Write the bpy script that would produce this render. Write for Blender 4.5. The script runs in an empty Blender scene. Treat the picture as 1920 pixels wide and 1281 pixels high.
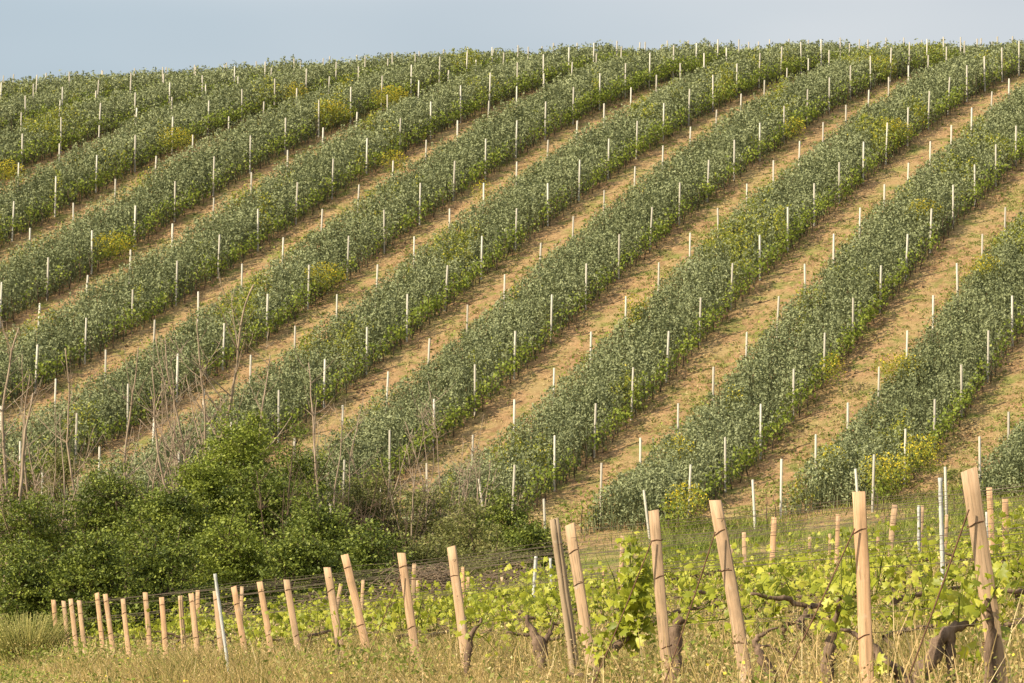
import bpy, math, random
import numpy as np
from mathutils import Vector, Matrix
random.seed(7); rng = np.random.default_rng(7)
R = math.radians
scene = bpy.context.scene
col = scene.collection

# ---------------------------------------------------------------- camera, sky, sun, exposure
cam_d = bpy.data.cameras.new('camera'); cam = bpy.data.objects.new('camera', cam_d); col.objects.link(cam)
cam_d.sensor_width = 36.0; cam_d.lens = 112.5; cam_d.clip_start = 0.5; cam_d.clip_end = 9000
PITCH = 3.7149
cam.location = (0, 0, 0); cam.rotation_euler = (R(90 + PITCH), 0, 0)
scene.camera = cam
SUN_EL, SUN_AZ = 33.0, 60.0          # elevation; degrees to the left of straight behind the camera
world = bpy.data.worlds.new('World'); scene.world = world; world.use_nodes = True
wn = world.node_tree; bg = wn.nodes['Background']
sky = wn.nodes.new('ShaderNodeTexSky'); sky.sky_type = 'NISHITA'; sky.sun_disc = False
sx, sy = -math.sin(R(SUN_AZ)), -math.cos(R(SUN_AZ))
sky.sun_elevation = R(SUN_EL); sky.sun_rotation = math.atan2(sx, sy)
sky.altitude = 100; sky.air_density = 1.0; sky.dust_density = 5.0; sky.ozone_density = 1.6
# thin high haze over the whole sky, softly uneven
wtc = wn.nodes.new('ShaderNodeTexCoord'); wno = wn.nodes.new('ShaderNodeTexNoise'); wno.inputs['Scale'].default_value = 5.0; wno.inputs['Detail'].default_value = 2
wmp = wn.nodes.new('ShaderNodeMapping'); wmp.inputs['Scale'].default_value = (1, 1, 3.5); wn.links.new(wtc.outputs['Generated'], wmp.inputs[0]); wn.links.new(wmp.outputs[0], wno.inputs['Vector'])
wr = wn.nodes.new('ShaderNodeMapRange'); wr.inputs[1].default_value = .35; wr.inputs[2].default_value = .65; wr.inputs[3].default_value = .60; wr.inputs[4].default_value = .80
wn.links.new(wno.outputs[0], wr.inputs[0])
wm = wn.nodes.new('ShaderNodeMix'); wm.data_type = 'RGBA'; wn.links.new(wr.outputs[0], wm.inputs[0]); wn.links.new(sky.outputs[0], wm.inputs[6])
wsx = wn.nodes.new('ShaderNodeSeparateXYZ'); wn.links.new(wtc.outputs['Generated'], wsx.inputs[0])
wad = wn.nodes.new('ShaderNodeMath'); wad.operation = 'MULTIPLY_ADD'; wad.inputs[1].default_value = .35; wn.links.new(wno.outputs[0], wad.inputs[0]); wn.links.new(wsx.outputs[0], wad.inputs[2])
wcr = wn.nodes.new('ShaderNodeValToRGB'); wn.links.new(wad.outputs[0], wcr.inputs[0])
wcr.color_ramp.elements[0].position = .03; wcr.color_ramp.elements[0].color = (.415, .485, .53, 1)
wcr.color_ramp.elements[1].position = .32; wcr.color_ramp.elements[1].color = (.53, .548, .56, 1)
wsc = wn.nodes.new('ShaderNodeVectorMath'); wsc.operation = 'SCALE'; wsc.inputs[3].default_value = 11.0; wn.links.new(wcr.outputs[0], wsc.inputs[0])
wn.links.new(wsc.outputs[0], wm.inputs[7])
wn.links.new(wm.outputs[2], bg.inputs[0]); bg.inputs[1].default_value = 0.096
sl = bpy.data.lights.new('sun', 'SUN'); sl.energy = 5.0; sl.angle = R(0.5); sl.color = (1.0, 0.875, 0.66)
so = bpy.data.objects.new('sun', sl); col.objects.link(so)
sv = Vector((sx * math.cos(R(SUN_EL)), sy * math.cos(R(SUN_EL)), math.sin(R(SUN_EL))))
so.rotation_euler = (-sv).to_track_quat('-Z', 'Y').to_euler(); so.location = (-30, -30, 60)
scene.view_settings.view_transform = 'Standard'; scene.view_settings.look = 'None'
scene.view_settings.exposure = 0.50; scene.view_settings.gamma = 1.0
scene.cycles.max_bounces = 5; scene.cycles.diffuse_bounces = 2; scene.cycles.transmission_bounces = 3
scene.cycles.transparent_max_bounces = 4

# ---------------------------------------------------------------- terrain
COEF = np.array([-10.43,-10.27,-10.01,-9.52,-8.59,-6.97,-4.33,-0.39,4.83,10.84,16.98,22.43,27.12,31.33,35.26,39.06,42.79,46.5,-9.04,-8.93,-8.76,-8.41,-7.69,-6.32,-3.92,-0.09,5.23,11.47,17.87,23.31,27.86,31.94,35.8,39.55,43.26,46.96,-7.63,-7.57,-7.48,-7.26,-6.75,-5.67,-3.57,0.11,5.57,12.07,18.87,24.25,28.59,32.53,36.32,40.04,43.73,47.41,-6.18,-6.16,-6.14,-6.04,-5.74,-4.99,-3.29,0.14,5.83,12.6,20.03,25.24,29.27,33.08,36.82,40.51,44.18,47.86,-4.71,-4.71,-4.73,-4.73,-4.61,-4.24,-3.04,-0.01,6.07,13.04,21.27,26.21,29.89,33.61,37.3,40.97,44.63,48.3,-3.22,-3.23,-3.28,-3.33,-3.33,-3.32,-2.71,-0.31,6.33,13.57,22.11,27.07,30.52,34.14,37.77,41.42,45.08,48.74,-1.75,-1.76,-1.81,-1.87,-1.88,-2.19,-2.12,-0.24,7.35,14.93,22.68,28.34,31.38,34.72,38.26,41.88,45.53,49.18,-0.33,-0.34,-0.38,-0.41,-0.38,-0.93,-1.27,0.32,8.91,16.44,23.31,29.24,32,35.22,38.73,42.35,45.99,49.63,1.02,1,0.97,0.97,0.95,0.4,0.19,2.18,10.47,17.3,23.87,29.36,32.21,35.63,39.2,42.82,46.46,50.1,2.31,2.27,2.23,2.19,2.1,1.75,1.99,4.47,11.48,17.98,24.77,29.5,32.58,36.1,39.69,43.32,46.96,50.59,3.55,3.49,3.41,3.34,3.24,3.18,3.91,6.72,12.63,18.86,25.19,29.76,33.15,36.66,40.24,43.85,47.47,51.1,4.76,4.67,4.58,4.49,4.45,4.65,5.77,8.71,13.9,19.74,25.55,30.11,33.73,37.26,40.82,44.41,48.01,51.62,5.94,5.85,5.74,5.67,5.71,6.14,7.51,10.48,15.18,20.62,26.02,30.54,34.31,37.87,41.41,44.98,48.56,52.16,7.12,7.02,6.92,6.88,7.02,7.62,9.16,12.1,16.45,21.52,26.59,31.04,34.88,38.47,42.01,45.55,49.12,52.7]).reshape(14, 18)
HX, HY = 140 / 11, 290 / 15
def _b(t): return ((1-t)**3/6, (3*t**3-6*t**2+4)/6, (-3*t**3+3*t**2+3*t+1)/6, t**3/6)
def zf(x, y):
    x = np.asarray(x, float); y = np.asarray(y, float)
    u = np.clip((x+70)/HX, 0, 11-1e-6); v = np.clip(y/HY, 0, 15-1e-6)
    i = u.astype(int); j = v.astype(int); bu = _b(u-i); bv = _b(v-j); z = 0
    for a in range(4):
        for b in range(4): z = z + bu[a]*bv[b]*COEF[i+a, j+b]
    d = np.clip(y-198, 0, None)
    z = z - np.where(d < 24, .0036*d*d, .1728*(d-12))*(d < 95) - (d >= 95)*.1728*83
    q = np.clip((y-183)/22, 0, 1); z = z - .010*np.clip(x-2, -34, 34)*q*q*(3-2*q)
    return z + .03*np.sin(x*1.7+y*.6)*np.sin(y*1.1-x*.4)
def zs(x, y): return float(zf(x, y))
def vnoise(x, y, seed=0):
    xi = np.floor(x).astype(int); yi = np.floor(y).astype(int); fx = x-xi; fy = y-yi
    fx = fx*fx*(3-2*fx); fy = fy*fy*(3-2*fy)
    def h(a, b):
        n = (a*374761393 + b*668265263 + seed*974634777) & 0xffffffff
        n = ((n ^ (n >> 13))*1274126177) & 0xffffffff
        return ((n ^ (n >> 16)) & 0xffff)/65535.0
    return (h(xi, yi)*(1-fx)+h(xi+1, yi)*fx)*(1-fy)+(h(xi, yi+1)*(1-fx)+h(xi+1, yi+1)*fx)*fy
F0 = 6000.0
TP = math.tan(R(PITCH)); CP, SP = math.cos(R(PITCH)), math.sin(R(PITCH))
def at(px, py, y):
    """world x, z of photo pixel (px, py) at distance y in front of the camera"""
    u = (640.5-py)/F0; X = (px-960)/F0
    k = y/(CP-u*SP)
    return X*k, k*(SP+u*CP)
def proj(x, y, z):
    d = y*CP+z*SP; return 960+F0*x/d, 640.5-F0*(z*CP-y*SP)/d
def inview(x, y, m=1.5): return np.abs(x) < .162*y+m

# ---------------------------------------------------------------- object helpers
def tag(o, label=None, cat=None, group=None, kind=None):
    if label: o['label'] = label
    if cat: o['category'] = cat
    if group: o['group'] = group
    if kind: o['kind'] = kind
    return o
def link(name, me, m=None, parent=None):
    o = bpy.data.objects.new(name, me); col.objects.link(o)
    if m is not None and me is not None and not me.materials: me.materials.append(m)
    if parent is not None: o.parent = parent
    return o
def empty(name, loc): 
    o = bpy.data.objects.new(name, None); col.objects.link(o); o.location = loc; o.empty_display_size = .2; return o
def mesh(name, V, Fc, rnd=None, smooth=False):
    """Fc: array (M,k)"""
    V = np.asarray(V, np.float32); Fc = np.asarray(Fc, np.int32); M, k = Fc.shape
    me = bpy.data.meshes.new(name); me.vertices.add(len(V)); me.vertices.foreach_set('co', V.ravel())
    me.loops.add(M*k); me.loops.foreach_set('vertex_index', Fc.ravel())
    me.polygons.add(M); me.polygons.foreach_set('loop_start', np.arange(0, M*k, k, dtype=np.int32))
    if smooth: me.polygons.foreach_set('use_smooth', np.ones(M, bool))
    me.update(calc_edges=True)
    if rnd is not None:
        a = me.attributes.new('rnd', 'FLOAT', 'FACE'); a.data.foreach_set('value', np.asarray(rnd, np.float32))
    return me
class MB:
    def __init__(s): s.V = []; s.F = []; s.r = []; s.n = 0
    def add(s, V, Fc, r=None):
        V = np.asarray(V, float); Fc = np.asarray(Fc, int)
        s.V.append(V); s.F.append(Fc+s.n); s.n += len(V)
        s.r.append(np.full(len(Fc), rng.random()) if r is None else np.broadcast_to(r, len(Fc)))
    def tube(s, P, rad, n=5, cap=True):
        P = np.asarray(P, float); m = len(P); rad = np.broadcast_to(rad, m)
        T = np.gradient(P, axis=0); T /= np.linalg.norm(T, axis=1)[:, None]+1e-9
        ref = np.where(np.abs(T[:, 2:3]) > .9, [[1., 0, 0]], [[0, 0, 1.]])
        A = np.cross(T, ref); A /= np.linalg.norm(A, axis=1)[:, None]; B = np.cross(T, A)
        for i in range(1, m):
            if A[i]@A[i-1] < 0 and abs(A[i]@A[i-1]) > .5: A[i] *= -1; B[i] *= -1
        a = np.arange(n)*2*math.pi/n
        V = P[:, None]+rad[:, None, None]*(np.cos(a)[None, :, None]*A[:, None]+np.sin(a)[None, :, None]*B[:, None])
        V = V.reshape(-1, 3); i, j = np.meshgrid(np.arange(m-1), np.arange(n), indexing='ij'); j2 = (j+1) % n
        Fc = np.stack([i*n+j, i*n+j2, (i+1)*n+j2, (i+1)*n+j], -1).reshape(-1, 4)
        if cap:
            V = np.vstack([V, P[-1:]+T[-1]*rad[-1]*.3]); k = len(V)-1; b = (m-1)*n
            Fc = np.vstack([Fc, [[b+q, b+(q+1) % n, k, k] for q in range(0, n)]])
            Fc = Fc[:]  
        s.add(V, Fc)
    def build(s, name, m, parent=None, smooth=False):
        V = np.vstack(s.V); Fc = np.vstack(s.F); r = np.concatenate(s.r)
        return link(name, mesh_q(name, V, Fc, r, smooth), m, parent)
def mesh_q(name, V, Fc, r, smooth=False):
    """quads of which some may be triangles written a,b,c,c"""
    tri = Fc[:, 2] == Fc[:, 3] if Fc.shape[1] == 4 else np.zeros(len(Fc), bool)
    if not tri.any(): return mesh(name, V, Fc, r, smooth)
    cnt = np.where(tri, 3, 4); keep = np.ones(Fc.shape, bool); keep[tri, 3] = False
    me = bpy.data.meshes.new(name); V = np.asarray(V, np.float32)
    me.vertices.add(len(V)); me.vertices.foreach_set('co', V.ravel())
    li = Fc[keep].astype(np.int32); me.loops.add(len(li)); me.loops.foreach_set('vertex_index', li)
    me.polygons.add(len(Fc)); st = np.concatenate([[0], np.cumsum(cnt)[:-1]]).astype(np.int32)
    me.polygons.foreach_set('loop_start', st)
    if smooth: me.polygons.foreach_set('use_smooth', np.ones(len(Fc), bool))
    me.update(calc_edges=True)
    a = me.attributes.new('rnd', 'FLOAT', 'FACE'); a.data.foreach_set('value', np.asarray(r, np.float32))
    return me
def unit(v): return v/(np.linalg.norm(v, axis=-1, keepdims=True)+1e-9)
def leaves(C, size, up=.5, asp=.5, axis=None, long_up=0.0):
    """rhombic folded leaves at centres C; two triangles-as-quad each -> verts, faces"""
    N = len(C); size = np.broadcast_to(size, N)
    nrm = unit(rng.normal(size=(N, 3))+np.array([0, 0, up])*2)
    a = rng.normal(size=(N, 3))+np.array([0, 0, long_up])*2
    if axis is not None: a = a*.5+axis
    a = unit(a-(a*nrm).sum(1)[:, None]*nrm); b = np.cross(nrm, a)
    L = size[:, None]*.5; W = L*asp
    V = np.stack([C-a*L, C+b*W+nrm*L*.15+a*L*.1, C+a*L, C-b*W+nrm*L*.15+a*L*.1], 1).reshape(-1, 3)
    return V, np.arange(4*N).reshape(-1, 4)

# ---------------------------------------------------------------- materials
def mat(name, rough=.8, spec=.2):
    m = bpy.data.materials.new(name); m.use_nodes = True; b = m.node_tree.nodes['Principled BSDF']
    b.inputs['Roughness'].default_value = rough; b.inputs['Specular IOR Level'].default_value = spec
    return m, m.node_tree, b
def ramp(nt, stops, src, interp='LINEAR'):
    n = nt.nodes.new('ShaderNodeValToRGB'); n.color_ramp.interpolation = interp; e = n.color_ramp.elements
    for i, (p, c) in enumerate(stops):
        if i < 2: e[i].position = p; e[i].color = (*c, 1)
        else: q = e.new(p); q.color = (*c, 1)
    nt.links.new(src, n.inputs[0]); return n
def noise(nt, scale, detail=4, rough=.6, vec=None, dist=0):
    n = nt.nodes.new('ShaderNodeTexNoise'); n.inputs['Scale'].default_value = scale; n.inputs['Detail'].default_value = detail
    n.inputs['Roughness'].default_value = rough; n.inputs['Distortion'].default_value = dist
    if vec is not None: nt.links.new(vec, n.inputs['Vector'])
    return n
def mixc(nt, f, a, b, mode='MIX'):
    n = nt.nodes.new('ShaderNodeMix'); n.data_type = 'RGBA'; n.blend_type = mode
    for s, v in ((0, f), (6, a), (7, b)):
        if hasattr(v, 'is_linked') or hasattr(v, 'links'): nt.links.new(v, n.inputs[s])
        elif s == 0: n.inputs[0].default_value = v
        else: n.inputs[s].default_value = (*v, 1)
    return n.outputs[2]
def leaf_mat(name, stops, trans=.35, rough=.55, spec=.3, patch=None):
    m, nt, b = mat(name, rough, spec)
    at_ = nt.nodes.new('ShaderNodeAttribute'); at_.attribute_name = 'rnd'
    c = ramp(nt, stops, at_.outputs['Fac']).outputs[0]
    if patch:
        geo = nt.nodes.new('ShaderNodeNewGeometry')
        n = noise(nt, patch[0], 3, .6, geo.outputs['Position'])
        f = ramp(nt, [(.45, (0, 0, 0)), (.68, (1, 1, 1))], n.outputs[0]).outputs[0]
        c = mixc(nt, f, c, patch[1])
    nt.links.new(c, b.inputs['Base Color'])
    if trans:
        t = nt.nodes.new('ShaderNodeBsdfTranslucent'); nt.links.new(c, t.inputs[0])
        mx = nt.nodes.new('ShaderNodeMixShader'); mx.inputs[0].default_value = trans
        nt.links.new(b.outputs[0], mx.inputs[1]); nt.links.new(t.outputs[0], mx.inputs[2])
        nt.links.new(mx.outputs[0], nt.nodes['Material Output'].inputs[0])
    return m
M = {}
M['crop'] = leaf_mat('crop_leaf', [(0, (.10, .115, .05)), (.4, (.225, .25, .115)), (.75, (.32, .345, .175)), (1, (.39, .41, .225))], .12, .6, .22)
M['vine_hill'] = leaf_mat('hill_vine_leaf', [(0, (.14, .19, .03)), (.5, (.28, .35, .05)), (1, (.48, .52, .09))], .45)
M['weed_mix'] = leaf_mat('yellow_green_weed', [(0, (.16, .20, .03)), (.5, (.33, .36, .05)), (.85, (.50, .47, .06)), (1, (.68, .55, .05))], .35)
M['mustard'] = leaf_mat('yellow_flower_leaf', [(0, (.17, .21, .04)), (.5, (.34, .34, .05)), (.7, (.60, .50, .04)), (1, (.75, .60, .05))], .3)
M['shrub'] = leaf_mat('shrub_leaf', [(0, (.04, .06, .011)), (.5, (.15, .19, .030)), (1, (.32, .36, .06))], .2)
M['shrub_light'] = leaf_mat('light_shrub_leaf', [(0, (.07, .095, .016)), (.5, (.24, .29, .040)), (1, (.42, .46, .08))], .26)
M['shrub_dry'] = leaf_mat('sparse_shrub_leaf', [(0, (.11, .12, .035)), (.5, (.21, .22, .06)), (1, (.36, .33, .13))], .3)
M['broom'] = leaf_mat('broom_stem', [(0, (.20, .22, .05)), (.6, (.40, .38, .11)), (1, (.58, .50, .18))], .25)
M['vine'] = leaf_mat('vine_leaf', [(0, (.16, .20, .02)), (.5, (.38, .41, .035)), (1, (.68, .65, .11))], .42, .45, .35)
M['grass_dry'] = leaf_mat('dry_grass', [(0, (.12, .14, .03)), (.28, (.27, .25, .07)), (.52, (.48, .36, .14)), (.85, (.64, .45, .22)), (1, (.72, .58, .32))], .3, .7, .15)
M['grass_mix'] = leaf_mat('green_grass', [(0, (.12, .17, .03)), (.45, (.28, .33, .055)), (.75, (.36, .34, .12)), (1, (.52, .42, .20))], .3, .7, .15)
M['weed'] = leaf_mat('weed_leaf', [(0, (.14, .19, .035)), (.45, (.26, .29, .07)), (.7, (.42, .36, .14)), (1, (.56, .44, .22))], .25, .7, .15)
M['petal'] = leaf_mat('yellow_petal', [(0, (.75, .58, .02)), (1, (.85, .72, .08))], .2)
def bark(name, c1, c2, sc):
    m, nt, b = mat(name, .9, .1); tc = nt.nodes.new('ShaderNodeTexCoord')
    mp = nt.nodes.new('ShaderNodeMapping'); mp.inputs['Scale'].default_value = (1, 1, .25); nt.links.new(tc.outputs['Object'], mp.inputs[0])
    n = noise(nt, sc, 5, .7, mp.outputs[0]); c = ramp(nt, [(.3, c1), (.7, c2)], n.outputs[0])
    nt.links.new(c.outputs[0], b.inputs['Base Color'])
    bp = nt.nodes.new('ShaderNodeBump'); bp.inputs['Strength'].default_value = .6; bp.inputs['Distance'].default_value = .02
    nt.links.new(n.outputs[0], bp.inputs['Height']); nt.links.new(bp.outputs[0], b.inputs['Normal']); return m
M['bark_pale'] = bark('pale_bark', (.23, .165, .115), (.46, .36, .265), 6)
M['bark_dark'] = bark('dark_bark', (.07, .05, .035), (.17, .12, .085), 8)
M['bark_vine'] = bark('vine_bark', (.075, .05, .034), (.29, .20, .14), 30)
M['twig'] = bark('dead_twig', (.13, .09, .06), (.30, .22, .15), 10)
def tone(m, lo, hi):
    nt = m.node_tree; b = nt.nodes['Principled BSDF']; src = b.inputs['Base Color'].links[0].from_socket
    oi = nt.nodes.new('ShaderNodeObjectInfo'); t = ramp(nt, [(0, lo), (1, hi)], oi.outputs['Random']).outputs[0]
    nt.links.new(mixc(nt, 1.0, src, t, 'MULTIPLY'), b.inputs['Base Color'])
M['concrete'] = bark('white_concrete', (.44, .42, .37), (.64, .61, .54), 5)
tone(M['concrete'], (.75, .71, .65), (1.15, 1.13, 1.08))
M['rust'] = bark('rusty_wire', (.10, .055, .035), (.20, .11, .07), 40)
M['wire'] = bark('weathered_wire', (.16, .12, .09), (.30, .24, .18), 30)
def wood(name, c1, c2, c3):
    m, nt, b = mat(name, .75, .15); tc = nt.nodes.new('ShaderNodeTexCoord'); oi = nt.nodes.new('ShaderNodeObjectInfo')
    ad = nt.nodes.new('ShaderNodeVectorMath'); ad.operation = 'ADD'; nt.links.new(tc.outputs['Object'], ad.inputs[0])
    cx = nt.nodes.new('ShaderNodeVectorMath'); cx.operation = 'SCALE'; cx.inputs[3].default_value = 7.0
    cmb = nt.nodes.new('ShaderNodeCombineXYZ')
    for q in range(3): nt.links.new(oi.outputs['Random'], cmb.inputs[q])
    nt.links.new(cmb.outputs[0], cx.inputs[0]); nt.links.new(cx.outputs[0], ad.inputs[1])
    mp = nt.nodes.new('ShaderNodeMapping'); mp.inputs['Scale'].default_value = (1, 1, .045); nt.links.new(ad.outputs[0], mp.inputs[0])
    n = noise(nt, 70, 5, .65, mp.outputs[0], .6)
    c = ramp(nt, [(.25, c1), (.5, c2), (.75, c3)], n.outputs[0]).outputs[0]
    n2 = noise(nt, 3.2, 4, .7, ad.outputs[0]); f2 = ramp(nt, [(.50, (0, 0, 0)), (.75, (.75, .75, .75))], n2.outputs[0]).outputs[0]
    c = mixc(nt, f2, c, (.30, .215, .14))
    n3 = noise(nt, 9, 3, .6, ad.outputs[0]); f3 = ramp(nt, [(.62, (0, 0, 0)), (.72, (.55, .55, .55))], n3.outputs[0]).outputs[0]
    c = mixc(nt, f3, c, (.62, .54, .44))
    n4 = noise(nt, 150, 3, .5, mp.outputs[0], .3); f4 = ramp(nt, [(.36, (1, 1, 1)), (.43, (0, 0, 0))], n4.outputs[0]).outputs[0]
    c = mixc(nt, f4, c, (.34, .24, .15))
    # each post its own tone
    tone = ramp(nt, [(0, (.84, .85, .87)), (.4, (.98, .98, .98)), (1, (1.12, 1.02, .94))], oi.outputs['Random']).outputs[0]
    c = mixc(nt, 1.0, c, tone, 'MULTIPLY')
    nt.links.new(c, b.inputs['Base Color'])
    bp = nt.nodes.new('ShaderNodeBump'); bp.inputs['Strength'].default_value = .5; bp.inputs['Distance'].default_value = .004
    nt.links.new(n.outputs[0], bp.inputs['Height']); nt.links.new(bp.outputs[0], b.inputs['Normal']); return m
M['wood'] = wood('sawn_acacia', (.39, .255, .15), (.56, .375, .23), (.66, .465, .30))
M['wood_old'] = wood('old_round_wood', (.26, .18, .11), (.44, .32, .20), (.56, .42, .28))
def ground_mat():
    m, nt, b = mat('soil_and_turf', .95, .05)
    geo = nt.nodes.new('ShaderNodeNewGeometry'); P = geo.outputs['Position']
    n1 = noise(nt, .5, 6, .65, P); n2 = noise(nt, 3.5, 6, .75, P); n3 = noise(nt, .9, 5, .7, P)
    mp = nt.nodes.new('ShaderNodeMapping'); mp.vector_type = 'TEXTURE'; mp.inputs['Rotation'].default_value = (0, 0, 1.17858); mp.inputs['Scale'].default_value = (5.5, 1, 1); nt.links.new(P, mp.inputs[0])
    n5 = noise(nt, 2.6, 5, .7, mp.outputs[0])
    soil = ramp(nt, [(.25, (.28, .17, .085)), (.5, (.44, .28, .145)), (.75, (.55, .375, .205))], n2.outputs[0]).outputs[0]
    st = ramp(nt, [(.32, (.58, .54, .50)), (.5, (1, 1, 1)), (.7, (1.18, 1.15, 1.08))], n5.outputs[0]).outputs[0]
    soil = mixc(nt, 1.0, soil, st, 'MULTIPLY')
    dry = ramp(nt, [(.3, (.36, .26, .11)), (.7, (.53, .385, .19))], n2.outputs[0]).outputs[0]
    f = ramp(nt, [(.46, (0, 0, 0)), (.62, (1, 1, 1))], n1.outputs[0]).outputs[0]
    s = mixc(nt, f, soil, dry)
    green = ramp(nt, [(.3, (.15, .185, .04)), (.7, (.31, .32, .09))], n2.outputs[0]).outputs[0]
    fg = ramp(nt, [(.50, (0, 0, 0)), (.64, (.8, .8, .8))], n3.outputs[0]).outputs[0]
    s = mixc(nt, fg, s, green)
    a = nt.nodes.new('ShaderNodeAttribute'); a.attribute_name = 'turf'
    turf = mixc(nt, f, green, dry)
    mth = nt.nodes.new('ShaderNodeMath'); mth.operation = 'ADD'; nt.links.new(a.outputs['Fac'], mth.inputs[0])
    sb = nt.nodes.new('ShaderNodeMath'); sb.operation = 'SUBTRACT'; nt.links.new(n3.outputs[0], sb.inputs[0]); sb.inputs[1].default_value = .5
    nt.links.new(sb.outputs[0], mth.inputs[1])
    tf = ramp(nt, [(.4, (0, 0, 0)), (.6, (1, 1, 1))], mth.outputs[0]).outputs[0]
    s = mixc(nt, tf, s, turf)
    nt.links.new(s, b.inputs['Base Color'])
    bp = nt.nodes.new('ShaderNodeBump'); bp.inputs['Strength'].default_value = 1.0; bp.inputs['Distance'].default_value = .12
    nb = noise(nt, 6, 6, .8, P); nt.links.new(nb.outputs[0], bp.inputs['Height']); nt.links.new(bp.outputs[0], b.inputs['Normal'])
    return m
M['ground'] = ground_mat()

# ---------------------------------------------------------------- ground sheet, out to the horizon
def build_ground():
    xs = np.concatenate([[-3000, -1200, -500, -200, -110], np.arange(-75, 75.1, .5), [110, 200, 500, 1200, 3000]])
    ys = np.concatenate([[-1500, -500, -150, -40], np.arange(-10, 236, .5), [240, 250, 262, 275, 300, 360, 500, 900, 2000, 5000]])
    X, Y = np.meshgrid(xs, ys, indexing='ij'); Z = zf(X, Y)
    inn = (np.abs(X) < 75) & (Y > 0) & (Y < 236)
    Z = Z+inn*(.10*(vnoise(X*.9, Y*.9, 3)-.5)+.05*(vnoise(X*2.1, Y*2.1, 4)-.5))
    V = np.stack([X, Y, Z], -1).reshape(-1, 3); ny = len(ys)
    i, j = np.meshgrid(np.arange(len(xs)-1), np.arange(ny-1), indexing='ij')
    Fc = np.stack([i*ny+j, (i+1)*ny+j, (i+1)*ny+j+1, i*ny+j+1], -1).reshape(-1, 4)
    me = mesh('ground', V, Fc, smooth=True)
    foot = 109.5+.02*X
    turf = np.clip((foot+1.5-Y)/3, 0, 1)*.9
    a = me.attributes.new('turf', 'FLOAT', 'POINT'); a.data.foreach_set('value', turf.ravel().astype(np.float32))
    o = link('ground', me, M['ground']); tag(o, kind='structure')
build_ground()

# ---------------------------------------------------------------- the vine rows on the hill: one lattice in plan
PHI, PITCH_N, BACK_N, STEP, N0 = 1.17858, 6.6121, 3.2938, 4.12939, -44.1199
SPHI, CPHI = math.sin(PHI), math.cos(PHI)
def plan(n, t): return n*SPHI+t*CPHI, -n*CPHI+t*SPHI
OFF = {('F', 0): 185.11, ('F', 1): 156.49, ('F', 2): 128.0, ('F', -1): 188.94, ('F', -2): 184.46, ('F', -3): 184.04, ('F', -4): 183.73,
       ('F', -5): 179.21, ('F', -6): 178.63, ('F', -7): 178.0, ('B', 1): 168.83, ('B', 0): 164.35, ('B', -2): 159.46, ('B', -3): 154.94, ('B', -5): 150.02}
BANDS = list(range(3, -13, -1))
ORD = ['first', 'second', 'third', 'fourth', 'fifth', 'sixth', 'seventh', 'eighth', 'ninth', 'tenth', 'eleventh', 'twelfth', 'thirteenth', 'fourteenth',
       'fifteenth', 'sixteenth', 'seventeenth', 'eighteenth', 'nineteenth', 'twentieth']
def ordw(k):
    if k < 20: return ORD[k]
    k += 1; t = {2: 'twenty', 3: 'thirty', 4: 'forty', 5: 'fifty'}[k//10]
    return (t[:-1]+'ieth') if k % 10 == 0 else t+'-'+ORD[k % 10-1]
def nline(kind, i): return N0+i*PITCH_N-(BACK_N if kind == 'B' else 0)
FOOT = {('F', 0): 114.5, ('F', 3): 108.6, ('B', 3): 108.6}
def yfoot(kind, i):
    if i < -3: return 110.8+(-3-i)*1.5
    return FOOT.get((kind, i), 110.8)
def tfoot(kind, i): return (yfoot(kind, i)+nline(kind, i)*CPHI)/SPHI
def hill_post_mesh(seed):
    r = random.Random(seed); w = .039; h = 2.06
    mb = MB(); zsec = [-.25, .0, h-.012, h]; ww = [w, w, w*.96, w*.72]
    V = [(sx*a, sy*a, z) for z, a in zip(zsec, ww) for sx, sy in ((-1, -1), (1, -1), (1, 1), (-1, 1))]
    Fc = [[l*4+q, l*4+(q+1) % 4, (l+1)*4+(q+1) % 4, (l+1)*4+q] for l in range(3) for q in range(4)]+[[12, 13, 14, 15]]
    mb.add(V, Fc)
    return mesh('concrete_post', np.vstack(mb.V), np.vstack(mb.F))
PM = hill_post_mesh(1); PM.materials.append(M['concrete'])
posts = []
for i in BANDS:
    for kind in 'FB':
        n = nline(kind, i); t0 = tfoot(kind, i)
        o_ = OFF.get((kind, i))
        if o_ is None: o_ = 150+random.random()*STEP
        k0 = math.ceil((t0-o_)/STEP); idx = 0
        x, y = plan(n, t0-1.35)
        posts.append((kind, i, -1, float(x), float(y), True))
        k = k0
        while True:
            x, y = plan(n, o_+k*STEP); k += 1
            if y > 216: break
            idx += 1
            posts.append((kind, i, idx-1, float(x), float(y), False))
posts = [p for p in posts if inview(p[3], p[4], 4.0)]
def vis(p):
    s = 1.0 if p[0] == 'F' else .55
    if p[4] > 200: s *= .3
    px, py = proj(p[3], p[4], zs(p[3], p[4])+1)
    if px < 1000 and py > 900: s *= .2
    if p[5]: s *= .9
    if not inview(p[3], p[4], .1): s *= .01
    return s/p[4]
posts.sort(key=vis, reverse=True)
rest = MB()
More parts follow.
